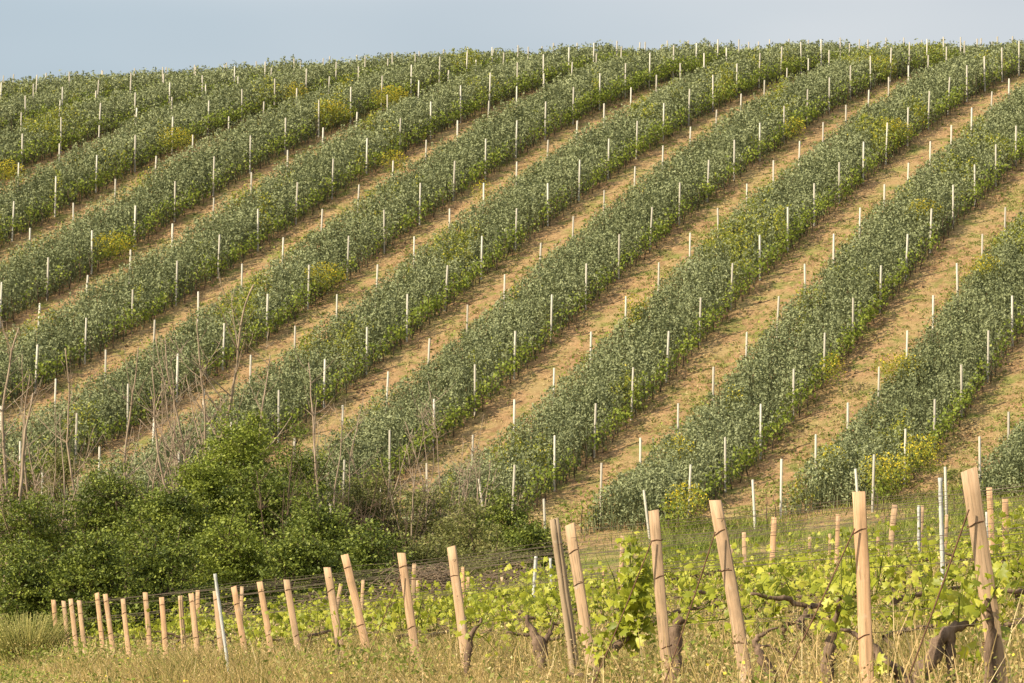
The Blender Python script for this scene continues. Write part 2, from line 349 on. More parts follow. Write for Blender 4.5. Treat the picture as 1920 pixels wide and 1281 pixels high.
for q, (kind, i, idx, x, y, brace) in enumerate(posts):
    z = zs(x, y); band = ORD[3-i]
    lean = R(1.1+random.gauss(0, .9)); fw = R(random.gauss(0, 1.0)); sc = random.uniform(.97, 1.02)
    if brace: lean = R(-4+random.gauss(0, 2)); sc = .9
    rot = Matrix.Rotation(lean, 4, 'Y') @ Matrix.Rotation(fw, 4, 'X') @ Matrix.Rotation(R(random.uniform(-12, 12)), 4, 'Z')
    if q < 298:
        o = link('concrete_post', PM); o.matrix_world = Matrix.Translation((x, y, z)) @ rot @ Matrix.Diagonal((1, 1, sc, 1))
        edge = 'front' if kind == 'F' else 'back'
        if brace: lb = 'tilted white end post, foot of the %s edge, %s crop band from the right' % (edge, band)
        else: lb = 'white post, %s up the %s edge, %s crop band from the right' % (ordw(max(idx, 0)), edge, band)
        tag(o, lb, 'post', 'white vineyard posts along the crop bands')
    else:
        V = np.array([(rot @ Vector(v.co)) for v in PM.vertices])+np.array([x, y, z]); rest.add(V, [list(f.vertices) for f in PM.polygons])
o = rest.build('concrete_post', M['concrete']); tag(o, 'remaining small white posts far up the hill and behind the crop bands', 'post', kind='stuff')

def band_t(i):
    t0 = min(tfoot('F', i), tfoot('B', i))+.3
    t1 = (224+nline('F', i)*CPHI)/SPHI
    return t0, t1
def crop_h(n_rel, t, i):
    """height of the crop canopy over the ground; n_rel 0 at the back edge .. 1 at the front edge"""
    prof = np.clip(1-np.abs((n_rel-.5)*2)**9, 0, 1)**.4
    X = n_rel*BACK_N
    big = vnoise(X*.5+i*31, t*.35, 11); sm = vnoise(X*2.1+i*17, t*2.1, 12)
    vg = vnoise(np.asarray(t)*.12, np.asarray(t)*0+i*3.3, 66)
    return prof*(1.42+.26*vg+.34*big+(.16 if i < -3 else 0))*(.74+.36*sm)
for i in BANDS:
    t0, t1 = band_t(i); nB = nline('B', i)
    mb = MB()
    L = t1-t0
    # plants: upright stems with whorls of leaves, plus low filling leaves
    NP = int(L*BACK_N*16); K = 24
    tp = t0+rng.random(NP)*L; up_ = rng.random(NP)*1.05-.03
    xp, yp = plan(nB+up_*BACK_N, tp)
    foot = yfoot('B', i)*(1-up_)+yfoot('F', i)*up_+.9+1.2*vnoise(xp*1.1, yp*.3, 51)
    keep = inview(xp, yp, 4.0) & (yp > foot)
    tp, up_, xp, yp, foot = tp[keep], up_[keep], xp[keep], yp[keep], foot[keep]
    hp = crop_h(np.clip(up_, .03, .97), tp, i)*np.clip((yp-foot)/1.2, .05, 1)**.4*rng.uniform(.88, 1.06, len(xp))
    ln = rng.normal(0, .07, (len(xp), 2)); rad_ = rng.uniform(.05, .11, len(xp)); tone_ = rng.normal(0, .13, len(xp))
    R_ = lambda a: np.repeat(a, K)
    f = 1-rng.random(len(xp)*K)**1.5*.85
    z = R_(hp)*f
    x = R_(xp)+R_(ln[:, 0])*f+rng.normal(size=len(f))*R_(rad_)*(1.25-.6*f); y = R_(yp)+R_(ln[:, 1])*f+rng.normal(size=len(f))*R_(rad_)*(1.25-.6*f)
    thin = (rng.random(len(f)) < np.clip(1.0-(y-135)/190, .55, 1)) & (z > .02)
    x, y, z = x[thin], y[thin], z[thin]; tn = R_(tone_)[thin]; ff = f[thin]
    C = np.stack([x, y, zf(x, y)+z], 1)+rng.normal(0, .02, (len(x), 3))
    # low filling leaves between the stems
    NF = int(L*BACK_N*120); tq = t0+rng.random(NF)*L; uq = rng.random(NF); xq, yq = plan(nB+uq*BACK_N, tq)
    ft = yfoot('B', i)*(1-uq)+yfoot('F', i)*uq+1.0+1.2*vnoise(xq*1.1, yq*.3, 51); kk = inview(xq, yq, 4.0) & (yq > ft)
    xq, yq, tq, uq, ft = xq[kk], yq[kk], tq[kk], uq[kk], ft[kk]
    zq = crop_h(np.clip(uq, .03, .97), tq, i)*np.clip((yq-ft)/1.2, .05, 1)**.4*rng.uniform(.15, .88, len(xq))
    C = np.vstack([C, np.stack([xq, yq, zf(xq, yq)+zq], 1)]); x = np.concatenate([x, xq]); y = np.concatenate([y, yq])
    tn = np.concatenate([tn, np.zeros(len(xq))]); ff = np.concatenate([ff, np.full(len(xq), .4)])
    sz = rng.uniform(.09, .155, len(x))*(1+.35*np.clip((y-130)/80, 0, 1))
    V, Fc = leaves(C, sz, up=.35, asp=.48, long_up=.30)
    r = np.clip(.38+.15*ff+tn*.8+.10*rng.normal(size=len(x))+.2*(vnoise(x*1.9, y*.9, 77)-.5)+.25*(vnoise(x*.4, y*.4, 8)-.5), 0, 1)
    mx = (rng.random(len(x)) < np.clip((vnoise(x*.42+3, y*.22, 91)*.75+vnoise(x*1.7, y*.9, 92)*.35-.73)*4, 0, .60)*(.8 if y.mean() < 150 else 1.1))
    Vq = V.reshape(-1, 12)
    wm_ = MB(); nw = int(mx.sum())
    if nw: wm_.add(Vq[mx].reshape(-1, 3)+np.array([0, 0, .05]), np.arange(4*nw).reshape(-1, 4), np.clip(rng.normal(.5, .25, nw), 0, 1))
    ng = int((~mx).sum()); mb.add(Vq[~mx].reshape(-1, 3), np.arange(4*ng).reshape(-1, 4), r[~mx])
    # upright stalks and big inner leaves
    N2 = int(L*BACK_N*30); t = t0+rng.random(N2)*L; u = rng.random(N2)
    x, y = plan(nB+u*BACK_N, t); keep = inview(x, y, 4.0) & (y > yfoot('B', i)*(1-u)+yfoot('F', i)*u+1.5); t, u, x, y = t[keep], u[keep], x[keep], y[keep]
    h = crop_h(u, t, i)*.66*np.clip((y-yfoot('B', i)*(1-u)-yfoot('F', i)*u-1.4)/1.5, .1, 1)**.5
    g = zf(x, y); a = rng.random(len(x))*math.pi; w = .022
    dx, dy = np.cos(a)*w, np.sin(a)*w; lx = rng.normal(0, .08, len(x)); ly = rng.normal(0, .08, len(x))
    V = np.stack([np.stack([x-dx, y-dy, g], 1), np.stack([x+dx, y+dy, g], 1), np.stack([x+dx*.6+lx, y+dy*.6+ly, g+h], 1), np.stack([x-dx*.6+lx, y-dy*.6+ly, g+h], 1)], 1).reshape(-1, 3)
    mb.add(V, np.arange(len(V)).reshape(-1, 4), rng.random(len(x))*.25)
    if mb.n == 0: continue
    nf = sum(len(f) for f in mb.F)
    if nw: mb.add(np.vstack(wm_.V), np.vstack(wm_.F), np.concatenate(wm_.r))
    o = mb.build('crop_band', M['crop']); o.data.materials.append(M['weed_mix'])
    mi = np.zeros(len(o.data.polygons), np.int32); mi[nf:] = 1; o.data.polygons.foreach_set('material_index', mi)
    tag(o, 'thick grey-green crop band climbing the hill, %s from the right' % ORD[3-i], 'crop band', 'crop bands running up the hillside')

# vine rows along both edges: young vines with yellow-green leaves and thin trunks
for i in BANDS:
    for kind in 'FB':
        t0, t1 = tfoot(kind, i)+.3, (222+nline(kind, i)*CPHI)/SPHI
        ts = np.arange(t0, t1, .95)+rng.normal(0, .08, len(np.arange(t0, t1, .95)))
        off = .14 if kind == 'F' else -.12
        lm = MB(); root = None
        x, y = plan(nline(kind, i)+off, ts); keep = inview(x, y, 4.0); ts, x, y = ts[keep], x[keep], y[keep]
        if len(ts) < 2: continue
        tr = MB(); g = zf(x, y)
        for a in range(len(ts)):
            vig = float(vnoise(np.array(ts[a]*.22), np.array(i*7.3+(kind == 'B')*50), 21)*.8+rng.random()*.45)
            k = rng.normal(0, .05, 4); hh = .55+rng.random()*.35
            tr.tube([(x[a], y[a], g[a]-.05), (x[a]+k[0], y[a]+k[1], g[a]+hh*.5), (x[a]+k[2], y[a]+k[3], g[a]+hh)], [.028, .022, .014], 3)
            for _ in range(2 if kind == 'F' else 1):
                dx = rng.normal(0, .22); tr.tube([(x[a]+k[2], y[a]+k[3], g[a]+hh), (x[a]+CPHI*dx, y[a]+SPHI*dx, g[a]+hh+.35)], [.012, .006], 3)
            nl = int((115 if kind == 'F' else 30)*max(0, vig-.18))
            if nl < 3: continue
            w = rng.normal(0, .33, nl); zz = hh+rng.normal(0, .26, nl)+.08
            nn = rng.normal(0, .12, nl)+(.05 if kind == 'F' else 0)
            C = np.stack([x[a]+CPHI*w+SPHI*nn, y[a]+SPHI*w-CPHI*nn, g[a]+np.clip(np.abs(zz-.42)+.42, .1, 1.75)], 1)
            V, Fc = leaves(C, rng.uniform(.09, .16, nl), up=.2, asp=.85); lm.add(V, Fc, np.clip(rng.normal(.45, .25, nl), 0, 1))
        if not lm.V: continue
        nl_ = sum(len(f) for f in lm.F); lm.add(np.vstack(tr.V), np.vstack(tr.F), .5)
        o = lm.build('vine_hedge', M['vine_hill']); o.data.materials.append(M['bark_dark'])
        mi = np.zeros(len(o.data.polygons), np.int32); mi[nl_:] = 1; o.data.polygons.foreach_set('material_index', mi)
        tag(o, 'young yellow-green vine row, %s edge of the %s crop band from the right' % ('front' if kind == 'F' else 'back', ORD[3-i]), 'vine row', 'vine rows on the hillside')

# yellow flowering bushes standing in the bands (photo pixel -> place on the hill)
def hill_at(px, py):
    lo = None
    for y in np.arange(100, 235, .25):
        x, z = at(px, py, y)
        if zs(x, y)+1.25 > z: return float(x), float(y)
    return float(x), float(y)
yb = [(1730, 850, 1.0, 'big yellow-flowered bush by the lowest posts at lower right'),
      (1660, 885, 1.1, 'wide yellow-green flowering bush just left of the biggest lower right bush'),
      (1560, 870, .7, 'small yellow flowering patch on top of the second lowest crop end'),
      (1275, 850, .7, 'dull yellow flowering patch on the crop end in front of the green field'),
      (1285, 940, .9, 'yellow-green bush at the foot of the crop beside two white stakes'),
      (612, 515, 1.0, 'round yellow flowering bush in the middle of the left slope'),
      (215, 455, 1.0, 'round yellow flowering bush on the left slope beside a tall white post'),
      (15, 318, 1.0, 'yellow flowering clump at the left border of the hill'),
      (735, 178, 1.2, 'yellow flowering clump below the skyline left of centre'),
      (625, 205, 1.0, 'yellow flowering clump on the upper left slope near a gap in the crop'),
      (330, 255, 1.0, 'pale yellow clump on the far upper left rows'),
      (555, 170, .8, 'small bright yellow clump near the skyline left of centre'),
      (1680, 240, .9, 'yellow-green bush high on the right slope'),
      (1735, 395, 1.0, 'wide pale yellow patch across the crop high on the right'),
      (1380, 745, .5, 'small yellow weed clump on bare soil right of centre'),
      (1690, 690, 1.2, 'bright yellow-green patch spilling on the back edge of a right band'),
      (1850, 500, 1.1, 'yellow-green patch on the right crop band near the border'),
      (1190, 575, .7, 'small yellow flowering clump at the back edge of a centre band'),
      (1490, 235, .6, 'low golden clump high on the slope right of centre'),
      (740, 300, .8, 'yellow-green clump in the crop of the upper centre left'),
      (905, 355, .6, 'small yellow clump on the slope left of the centre'),
      (1560, 690, .6, 'low yellow-green clump near the bottom of a right band')]
for px, py, s, lb in yb:
    x, y = hill_at(px, py); g = zs(x, y); N = int(1000*s*s)
    d = unit(rng.normal(size=(N, 3)))*(rng.random((N, 1))**.4); C = d*np.array([.95*s, .95*s, .75])+np.array([0, 0, 1.12]); C[:, 2] = np.clip(C[:, 2], .05, 2)
    V, Fc = leaves(C, rng.uniform(.055, .11, N), up=.3, asp=.7)
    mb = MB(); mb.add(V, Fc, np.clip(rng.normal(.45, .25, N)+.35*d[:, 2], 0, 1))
    o = mb.build('flowering_bush', M['mustard']); o.location = (x, y, g); st_ = 1.0 if py > 800 else 1.7; o.scale = (st_*1.08, .95, .95 if py < 800 else 1.05); o.rotation_euler.z = PHI; tag(o, lb, 'bush', 'yellow flowering bushes among the crop')

# low weeds on the bare soil strips
def weeds():
    mb = MB(); N = 110000
    y = 110+rng.random(N)*100; x = (rng.random(N)*2-1)*(.162*y+4)
    n = x*SPHI-y*CPHI; ph = ((n-N0) % PITCH_N)/PITCH_N
    bare = (ph < .5)
    pr = .12+.9*np.clip((vnoise(x*.45, y*.25, 31)-.42+.10*(x > 5)*(y < 150))*4, 0, 1)*(.4+.6*(ph > .2))
    k = bare & (rng.random(N) < pr*.75); x, y = x[k], y[k]
    rep = 7; X = np.repeat(x, rep)+rng.normal(0, .07, len(x)*rep); Y = np.repeat(y, rep)+rng.normal(0, .07, len(x)*rep)
    Z = zf(X, Y)+rng.uniform(.0, .09, len(X))
    V, Fc = leaves(np.stack([X, Y, Z], 1), rng.uniform(.06, .15, len(X)), up=.3, asp=.45); mb.add(V, Fc, np.clip(np.repeat(rng.random(len(x)), rep)+rng.normal(0, .12, len(X)), 0, 1))
    o = mb.build('weeds', M['weed']); tag(o, 'low dry and green weeds on the bare soil strips', 'weeds', kind='stuff')
    # clods along the ploughed edge
    mb = MB(); N = 26000
    y = 108+rng.random(N)*95; x = (rng.random(N)*2-1)*(.162*y+4)
    n = x*SPHI-y*CPHI; ph = ((n-N0) % PITCH_N)/PITCH_N
    k = (ph < .5) & (rng.random(N) < np.where(np.abs(ph-.10) < .05, 1.0, .22)); x, y = x[k], y[k]; s = rng.uniform(.02, .08, len(x))
    base = np.array([(-1, -1, 0), (1, -1, 0), (1, 1, 0), (-1, 1, 0), (-.5, -.5, 1), (.5, -.5, 1.1), (.5, .5, .9), (-.5, .5, 1)], float)
    V = base[None]*s[:, None, None]*rng.uniform(.6, 1.3, (len(x), 8, 3)); V = V+np.stack([x, y, zf(x, y)-.005], 1)[:, None]
    fb = np.array([(0, 1, 5, 4), (1, 2, 6, 5), (2, 3, 7, 6), (3, 0, 4, 7), (4, 5, 6, 7)])
    mb.add(V.reshape(-1, 3), (fb[None]+8*np.arange(len(x))[:, None, None]).reshape(-1, 4), 0.5)
    o = mb.build('soil_clods', M['ground']); tag(o, 'loose soil clods along the ploughed strips', 'soil', kind='stuff')
weeds()

# ---------------------------------------------------------------- grass on the field and in the near vineyard
def blades(x, y, h, w, lean=.35, drop=.0):
    N = len(x); z = zf(x, y)-.02; a = rng.random(N)*2*math.pi; dx, dy = np.cos(a)*w/2, np.sin(a)*w/2
    l = rng.normal(0, lean, (N, 2))*h[:, None]; m = l*.35
    def P(px, py, pz): return np.stack([px, py, pz], 1)
    V = np.stack([P(x-dx, y-dy, z), P(x+dx, y+dy, z), P(x+m[:, 0]+dx*.8, y+m[:, 1]+dy*.8, z+h*.6), P(x+m[:, 0]-dx*.8, y+m[:, 1]-dy*.8, z+h*.6),
                  P(x+l[:, 0]+dx*.15, y+l[:, 1]+dy*.15, z+h*(1-drop)), P(x+l[:, 0]-dx*.15, y+l[:, 1]-dy*.15, z+h*(1-drop))], 1).reshape(-1, 3)
    b = 6*np.arange(N)[:, None]
    Fc = np.concatenate([b+np.array([[0, 1, 2, 3]]), b+np.array([[3, 2, 4, 5]])], 0)
    return V, Fc
def vineyard_grass():
    mb = MB(); N = 420000
    y = 13.5+(rng.random(N)**1.25)*52; x = (rng.random(N)*2-1)*(.162*y+1.8)
    edge = -8.6+(60-y)*(10.74/45)-1.2       # left rim of the vineyard
    pt = vnoise(x*1.1, y*.7, 41)
    hh = rng.uniform(.14, .46, N)*(.55+.8*pt); hh = np.where(x < edge, hh*.35, hh)
    hh = hh*np.clip(.50+(y-14)*.03, .5, 1)*np.clip(1-(y-28)*.02, .6, 1); w = .003+.00018*y
    V, Fc = blades(x, y, hh, w, .45); r = np.clip(rng.normal(.50, .26, N)-.3*(pt-.5), 0, 1); mb.add(V, Fc, np.concatenate([r, r]))
    o = mb.build('dry_grass', M['grass_dry']); tag(o, 'tall dry straw-coloured grass between the near vines', 'grass', kind='stuff')
    # seed heads and herbs
    mb = MB(); N = 110000
    y = 13.5+(rng.random(N)**1.25)*50; x = (rng.random(N)*2-1)*(.162*y+1.8); pt = vnoise(x*1.1, y*.7, 41)
    z = zf(x, y)+rng.uniform(.08, .48, N)*(.5+.8*pt)*np.where(x < -8.6+(60-y)*(10.74/45)-1.2, .35, 1)
    V, Fc = leaves(np.stack([x, y, z], 1), rng.uniform(.015, .035, N)*(.7+y*.012), up=.1, asp=.45, long_up=.2); mb.add(V, Fc, np.clip(rng.normal(.6, .25, N), 0, 1))
    o = mb.build('seed_heads', M['grass_dry']); tag(o, 'small dry seed heads scattered through the tall grass', 'grass', kind='stuff')
    mb = MB(); N = 130000
    y = 13.5+(rng.random(N)**1.1)*52; x = (rng.random(N)*2-1)*(.162*y+1.8); pt = vnoise(x*.9+9, y*.6, 43)
    k = rng.random(N) < np.clip((pt-.40)*3, .05, 1); x, y = x[k], y[k]; pt = pt[k]
    z = zf(x, y)+rng.uniform(.02, .46, len(x))*np.clip(.5+(y-14)*.05, .5, 1)*np.where(x < -8.6+(60-y)*(10.74/45)-1.2, .4, 1)
    V, Fc = leaves(np.stack([x, y, z], 1), rng.uniform(.03, .07, len(x))*(.7+y*.01), up=.3, asp=.45, long_up=.2); mb.add(V, Fc, .12+rng.random(len(x))*.75)
    o = mb.build('green_herbs', M['grass_mix']); tag(o, 'green herbs growing through the dry grass', 'herbs', kind='stuff')
    mb = MB(); N = 420; y = 14+rng.random(N)*46; x = (rng.random(N)*2-1)*(.16*y)
    z = zf(x, y)+rng.uniform(.22, .42, N); V, Fc = leaves(np.stack([x, y, z], 1), rng.uniform(.016, .028, N), up=.8, asp=1.0); mb.add(V, Fc, rng.random(N))
    o = mb.build('yellow_flowers', M['petal']); tag(o, 'tiny yellow flowers dotted in the tall grass', 'flowers', kind='stuff')
    mb = MB(); N = 3200; y = 14+(rng.random(N)**1.2)*44; x = (rng.random(N)*2-1)*(.16*y); k = x > -8.6+(60-y)*(10.74/45)-.8; x, y = x[k], y[k]
    V, Fc = blades(x, y, rng.uniform(.34, .60, len(x)), .006+.00016*y, .22); r = np.clip(rng.normal(.7, .25, len(x)), 0, 1); mb.add(V, Fc, np.concatenate([r, r]))
    o = mb.build('tall_stems', M['grass_dry']); tag(o, 'tall thin dry stems sticking out of the grass', 'grass', kind='stuff')
    # the field beyond, up to the foot of the hill
    mb = MB(); N = 190000; y = 62+rng.random(N)**.8*52; x = (rng.random(N)*2-1)*(.162*y+4)
    pt = vnoise(x*.35, y*.22, 47); k = (rng.random(N) < np.clip((pt-.2)*2.4, .15, 1)) & (y < 111.5+.02*x+2*vnoise(x*.7, y*.2, 3)); x, y, pt = x[k], y[k], pt[k]
    V, Fc = blades(x, y, rng.uniform(.06, .22, len(x))*(.5+pt)*(1+1.1*(y > 106)), .02+.00012*y, .5)
    r = np.clip(rng.normal(.42, .25, len(x))-.5*(pt-.5), 0, 1); mb.add(V, Fc, np.concatenate([r, r]))
    o = mb.build('field_grass', M['grass_mix']); tag(o, 'short green grass of the field below the crop bands', 'grass', kind='stuff')
vineyard_grass()

# ---------------------------------------------------------------- near vineyard: end posts, inner posts, wires, vines
ER = np.array([.973, .23])                     # rows run to the right and slightly away
def tie_loop(mb, c, w, d, tilt, rad, lw=1.25):
    n = 20; P = []
    for a in np.linspace(0, 2*math.pi, n+1):
        cx_, sy_ = math.cos(a), math.sin(a); k = 1/max(abs(cx_), abs(sy_))**.75
        P.append((c[0]+cx_*k*(w/2+rad), c[1]+sy_*k*(d/2+rad), c[2]+tilt*cx_*w*.5+.004*math.sin(3*a)))
    mb.tube(P, rad, 5, False)
def wood_post(x, y, z0, w, h, lean, kind='sawn', seed=0, back=0.0):
    """returns root empty-less mesh thing; local z along the post"""
    r = random.Random(seed); w *= .86; d = w*r.uniform(.42, .6); lev = 13; V = []; Fc = []
    ns = 4 if kind == 'sawn' else 12
    bow = r.uniform(-.012, .012)
    for l in range(lev):
        f = l/(lev-1); z = -.25+(h+.25)*f
        ww = w*(1.05-.09*f)*(1+r.uniform(-.02, .02)); dd = d*(1.05-.09*f)*(1+r.uniform(-.03, .03)); cx_ = bow*math.sin(f*3.1)+r.uniform(-.0015, .0015)
        if kind == 'sawn':
            pts = []
            e = .025*w
            for sx_, sy_ in ((-1, -1), (1, -1), (1, 1), (-1, 1)):
                # bevelled corners
                ax, ay = sx_*ww/2, sy_*dd/2
                p1, p2 = (ax-sx_*e, ay), (ax, ay-sy_*e)
                pts += [p1, p2] if (sx_*sy_ < 0) else [p2, p1]
            sl_ = r_sl*ww if False else 0
        else:
            pts = [(math.cos(a)*ww/2*dent(a, z), math.sin(a)*ww/2*dent(a, z)) for a in np.arange(28)*2*math.pi/28]
        top = l == lev-1
        for px_, py_ in pts:
            V.append((px_+cx_, py_, z+(px_/w*w*TS(seed) if top or l == lev-2 and False else 0)))
    k = len(pts)
    for l in range(lev-1):
        for q in range(k): Fc.append([l*k+q, l*k+(q+1) % k, (l+1)*k+(q+1) % k, (l+1)*k+q])
    c = len(V); b = (lev-1)*k; V.append((np.mean([v[0] for v in V[b:b+k]]), 0, h+.001))
    for q in range(k): Fc.append([b+q, b+(q+1) % k, c, c])
    V = np.array(V); Fc = np.array(Fc)
    if kind == 'sawn':   # check winding by making it outward
        pass
    me = mesh_q('wooden_post', V, Fc, np.zeros(len(Fc)))
    root = empty('wooden_post', (x, y, z0)); root.rotation_euler = (back, lean, r.uniform(-.28, .02))
    body = link('shaft', me, M['wood'] if kind == 'sawn' else M['wood_old'], root)
    return root, w, d
def dent(a, z):
    d = (a-(1.62*math.pi+.05*math.sin(z*6)))/.13; return (1+.03*math.sin(3*a+z*2))*(1-.42*math.exp(-d*d))
def TS(seed): return random.Random(seed*13+5).uniform(-.22, .28)
# top px, top py, a lower px, its py, width px, kind
END = [(100,1125,107,1225,9.5,'s'),(119,1127,127,1217,9,'s'),(132,1123,148,1257,9.5,'s'),(148,1126,164,1253,9.5,'s'),(181,1112,194,1235,9.5,'s'),(197,1114,216,1262,10,'s'),
       (230,1123,243,1230,10,'s'),(272,1111,282,1255,10.5,'s'),(303,1120,315,1265,11,'s'),(338,1117,348,1265,11,'o'),(358,1113,375,1270,12,'s'),(404,1108,417,1262,12,'s'),
       (438,1100,468,1280,12.5,'s'),(486,1091,520,1290,13,'s'),(537,1087,570,1260,13.5,'s'),(613,1064,650,1290,16,'s'),(646,1040,700,1281,17,'s'),(752,1037,784,1270,18,'s'),
       (845,1025,877,1281,19,'s'),(1038,973,1076,1250,22,'o'),(1067,983,1106,1240,22,'s'),(1226,957,1255,1281,23,'s'),(1340,938,1398,1281,27,'s'),(1610,922,1623,1281,29,'s'),(1817,880,1870,1281,37,'s')]
EXTRA = {0: 'thinnest of the wooden end posts, beside the broom bush', 9: 'dull grey-brown round end post among pale sawn ones',
         19: 'thick cracked grey-brown round post at the centre of the near row', 20: 'pale sawn post leaning right beside the cracked round post',
         24: 'largest and closest pale wooden post, at the right border', 23: 'upright broad pale post second from the right border',
         22: 'strongly tilted pale post between the upright broad one and the vine cluster', 21: 'pale post with twisted wire knot right of the leafy vine shoot',
         16: 'most tilted pale post of the middle group, crossing the one beside it', 17: 'pale post between two gaps, in front of a thin back post'}
ends = []
def add_ties(root, w, d, hs, rad, seed):
    r = random.Random(seed)
    for hz in hs:
        mb = MB(); tie_loop(mb, (0, 0, hz), w*1.02, d*1.02, r.uniform(-.15, .55), rad)
        mb.build('wire_tie', M['rust'], root)
for q, (tx, ty, bx, by, w, kd) in enumerate(END):
    inv = .01375+2.912e-5*tx
    if q in (4, 9): inv *= .93
    y = 1/inv; slope = (bx-tx)/(by-ty); py = 1240
    for _ in range(8):
        px = tx+slope*(py-ty); x, _z = at(px, py, y); g = zs(x, y); py = proj(x, y, g)[1]
    xt, zt = at(tx, ty, y); h = math.hypot(zt-g, xt-x); lean = math.atan2(xt-x, zt-g)
    wr = w*y/F0*1.0
    root, w_, d_ = wood_post(x, y, g, wr, h, lean, 'sawn' if kd == 's' else 'round', q+1)
    rad = .0022+.00002*y
    hs = [h*.90, h*.45] if q % 3 else [h*.80]
    if q >= 19: hs = [h-.19, h-.42, h*.30]
    if q == 24: hs = [h-.16*1.6, h*.34]
    if q == 23: hs = [h-.20, h*.38]
    add_ties(root, w_, d_, hs, rad, q)
    lb = EXTRA.get(q, 'pale sawn wooden end post with wire ties, %s from the left in the near row' % ORD[q] if q < 20 else None)
    tag(root, lb, 'wooden post', 'wooden end posts of the near vineyard'); ends.append((x, y, g, h, lean))
# inner posts of the rows behind: top px, top py, distance, width px, label
INNER = [(371,1107,52,9,'short thin wooden post behind the left group'),(454,1100,48,8,'thin wooden post peeking between two left end posts'),
  (640,1095,44,8,'thin wooden post tilted right behind the crossing pair'),(681,1087,46,7,'short thin back post right of the most tilted post'),(777,1057,44,9,'taller thin back post touching the middle end post'),
  (783,1088,50,7,'lower thin back post just behind the middle end post'),(868,1063,42,7,'thin pinkish back post right of a middle end post'),(877,1082,46,8,'shorter brownish back post in a pair at the middle'),
  (941,1082,50,6,'tiny back post standing alone above the leaves at the middle'),(1132,1065,47,7,'small grey back post left of the tall leafy shoot'),(1168,1005,44,9,'pale back post partly hidden by the leafy shoot'),
  (1372,1022,46,7,'thin back post right behind the strongly tilted post'),(1395,998,45,9,'thin pale back post in front of the green field'),(1452,970,42,12,'long pinkish back post standing clear of others at centre right'),
  (1518,1007,48,7,'short thin back post midway across the field'),(1556,1001,48,6,'very thin back post beside a taller one left of the broad post'),(1571,965,44,9,'taller pale back post left of the broad upright post'),
  (1647,996,46,7,'thin back post right of the broad upright post'),(1678,946,40,12,'pinkish back post tilted right between broad post and metal stake'),(1730,948,44,7,'thin back post behind a narrow white stake'),
  (1775,965,46,7,'thin short back post left of the closest post'),(1855,914,36,13,'reddish back post just behind the closest post'),(1885,935,38,13,'reddish back post nearest the right border')]
for q, (tx, ty, y, w, lb) in enumerate(INNER):
    lean = R({2: 9, 18: 5, 13: 3}.get(q, random.uniform(-2.5, 3))); xt, zt = at(tx, ty, y)
    x = xt; g = zs(x, y); h = zt-g
    for _ in range(3): x = xt-math.tan(lean)*h; g = zs(x, y); h = zt-g
    root, w_, d_ = wood_post(x, y, g, w*y/F0, h/math.cos(lean), lean, 'sawn', 60+q)
    add_ties(root, w_, d_, [h*.80], .0025, q)
    tag(root, lb, 'wooden post', 'wooden inner posts of the near vineyard')
# white metal stakes with notches
def stake(tx, ty, bx, by, y, w, lb):
    slope = (bx-tx)/(by-ty); py = by
    for _ in range(6):
        px = tx+slope*(py-ty); x, _z = at(px, py, y); g = zs(x, y); py = proj(x, y, g)[1]
    xt, zt = at(tx, ty, y); h = math.hypot(zt-g, xt-x); lean = math.atan2(xt-x, zt-g); wr = w*y/F0
    mb = MB(); n = int(h/.07); zz = np.linspace(-.2, h, n*2); V = []
    prof = [(-.5, .35), (-.5, -.3), (-.25, -.3), (-.18, -.36), (.18, -.36), (.25, -.3), (.5, -.3), (.5, .35)]
    for k_, z in enumerate(zz):
        e = 1.0 if k_ % 4 < 3 else .82
        V += [(a*wr*e, b*wr, z) for a, b in prof]
    Fc = [[l*8+q, l*8+(q+1) % 8, (l+1)*8+(q+1) % 8, (l+1)*8+q] for l in range(len(zz)-1) for q in range(8)]
    b = (len(zz)-1)*8; Fc += [[b, b+1, b+2, b+7], [b+2, b+3, b+4, b+5], [b+2, b+5, b+6, b+7]]
    mb.add(V, Fc); o = mb.build('metal_stake', M['galv'] ); o.location = (x, y, g); o.rotation_euler = (0, lean, 0)
    tag(o, lb, 'stake', 'white metal stakes in the near vineyard')
M['galv'] = bark('galvanised_metal', (.36, .36, .34), (.66, .66, .62), 22)
stake(403, 1076, 430, 1265, 34, 6.0, 'tall tilted white metal stake crossing a wooden post in the left group')
stake(1763, 896, 1769, 1125, 30, 8.0, 'tall white metal stake left of the closest wooden post')
stake(1005, 1043, 997, 1173, 40, 6.5, 'white stake left of the cracked round post')
stake(1032, 1047, 1034, 1100, 43, 5.0, 'thin white stake half hidden by the cracked round post')
stake(1723, 948, 1723, 1030, 44, 6.0, 'narrow white stake in front of a thin wooden post')
stake(1850, 960, 1852, 1040, 41, 5.0, 'thin white stake touching the reddish back post at the right')

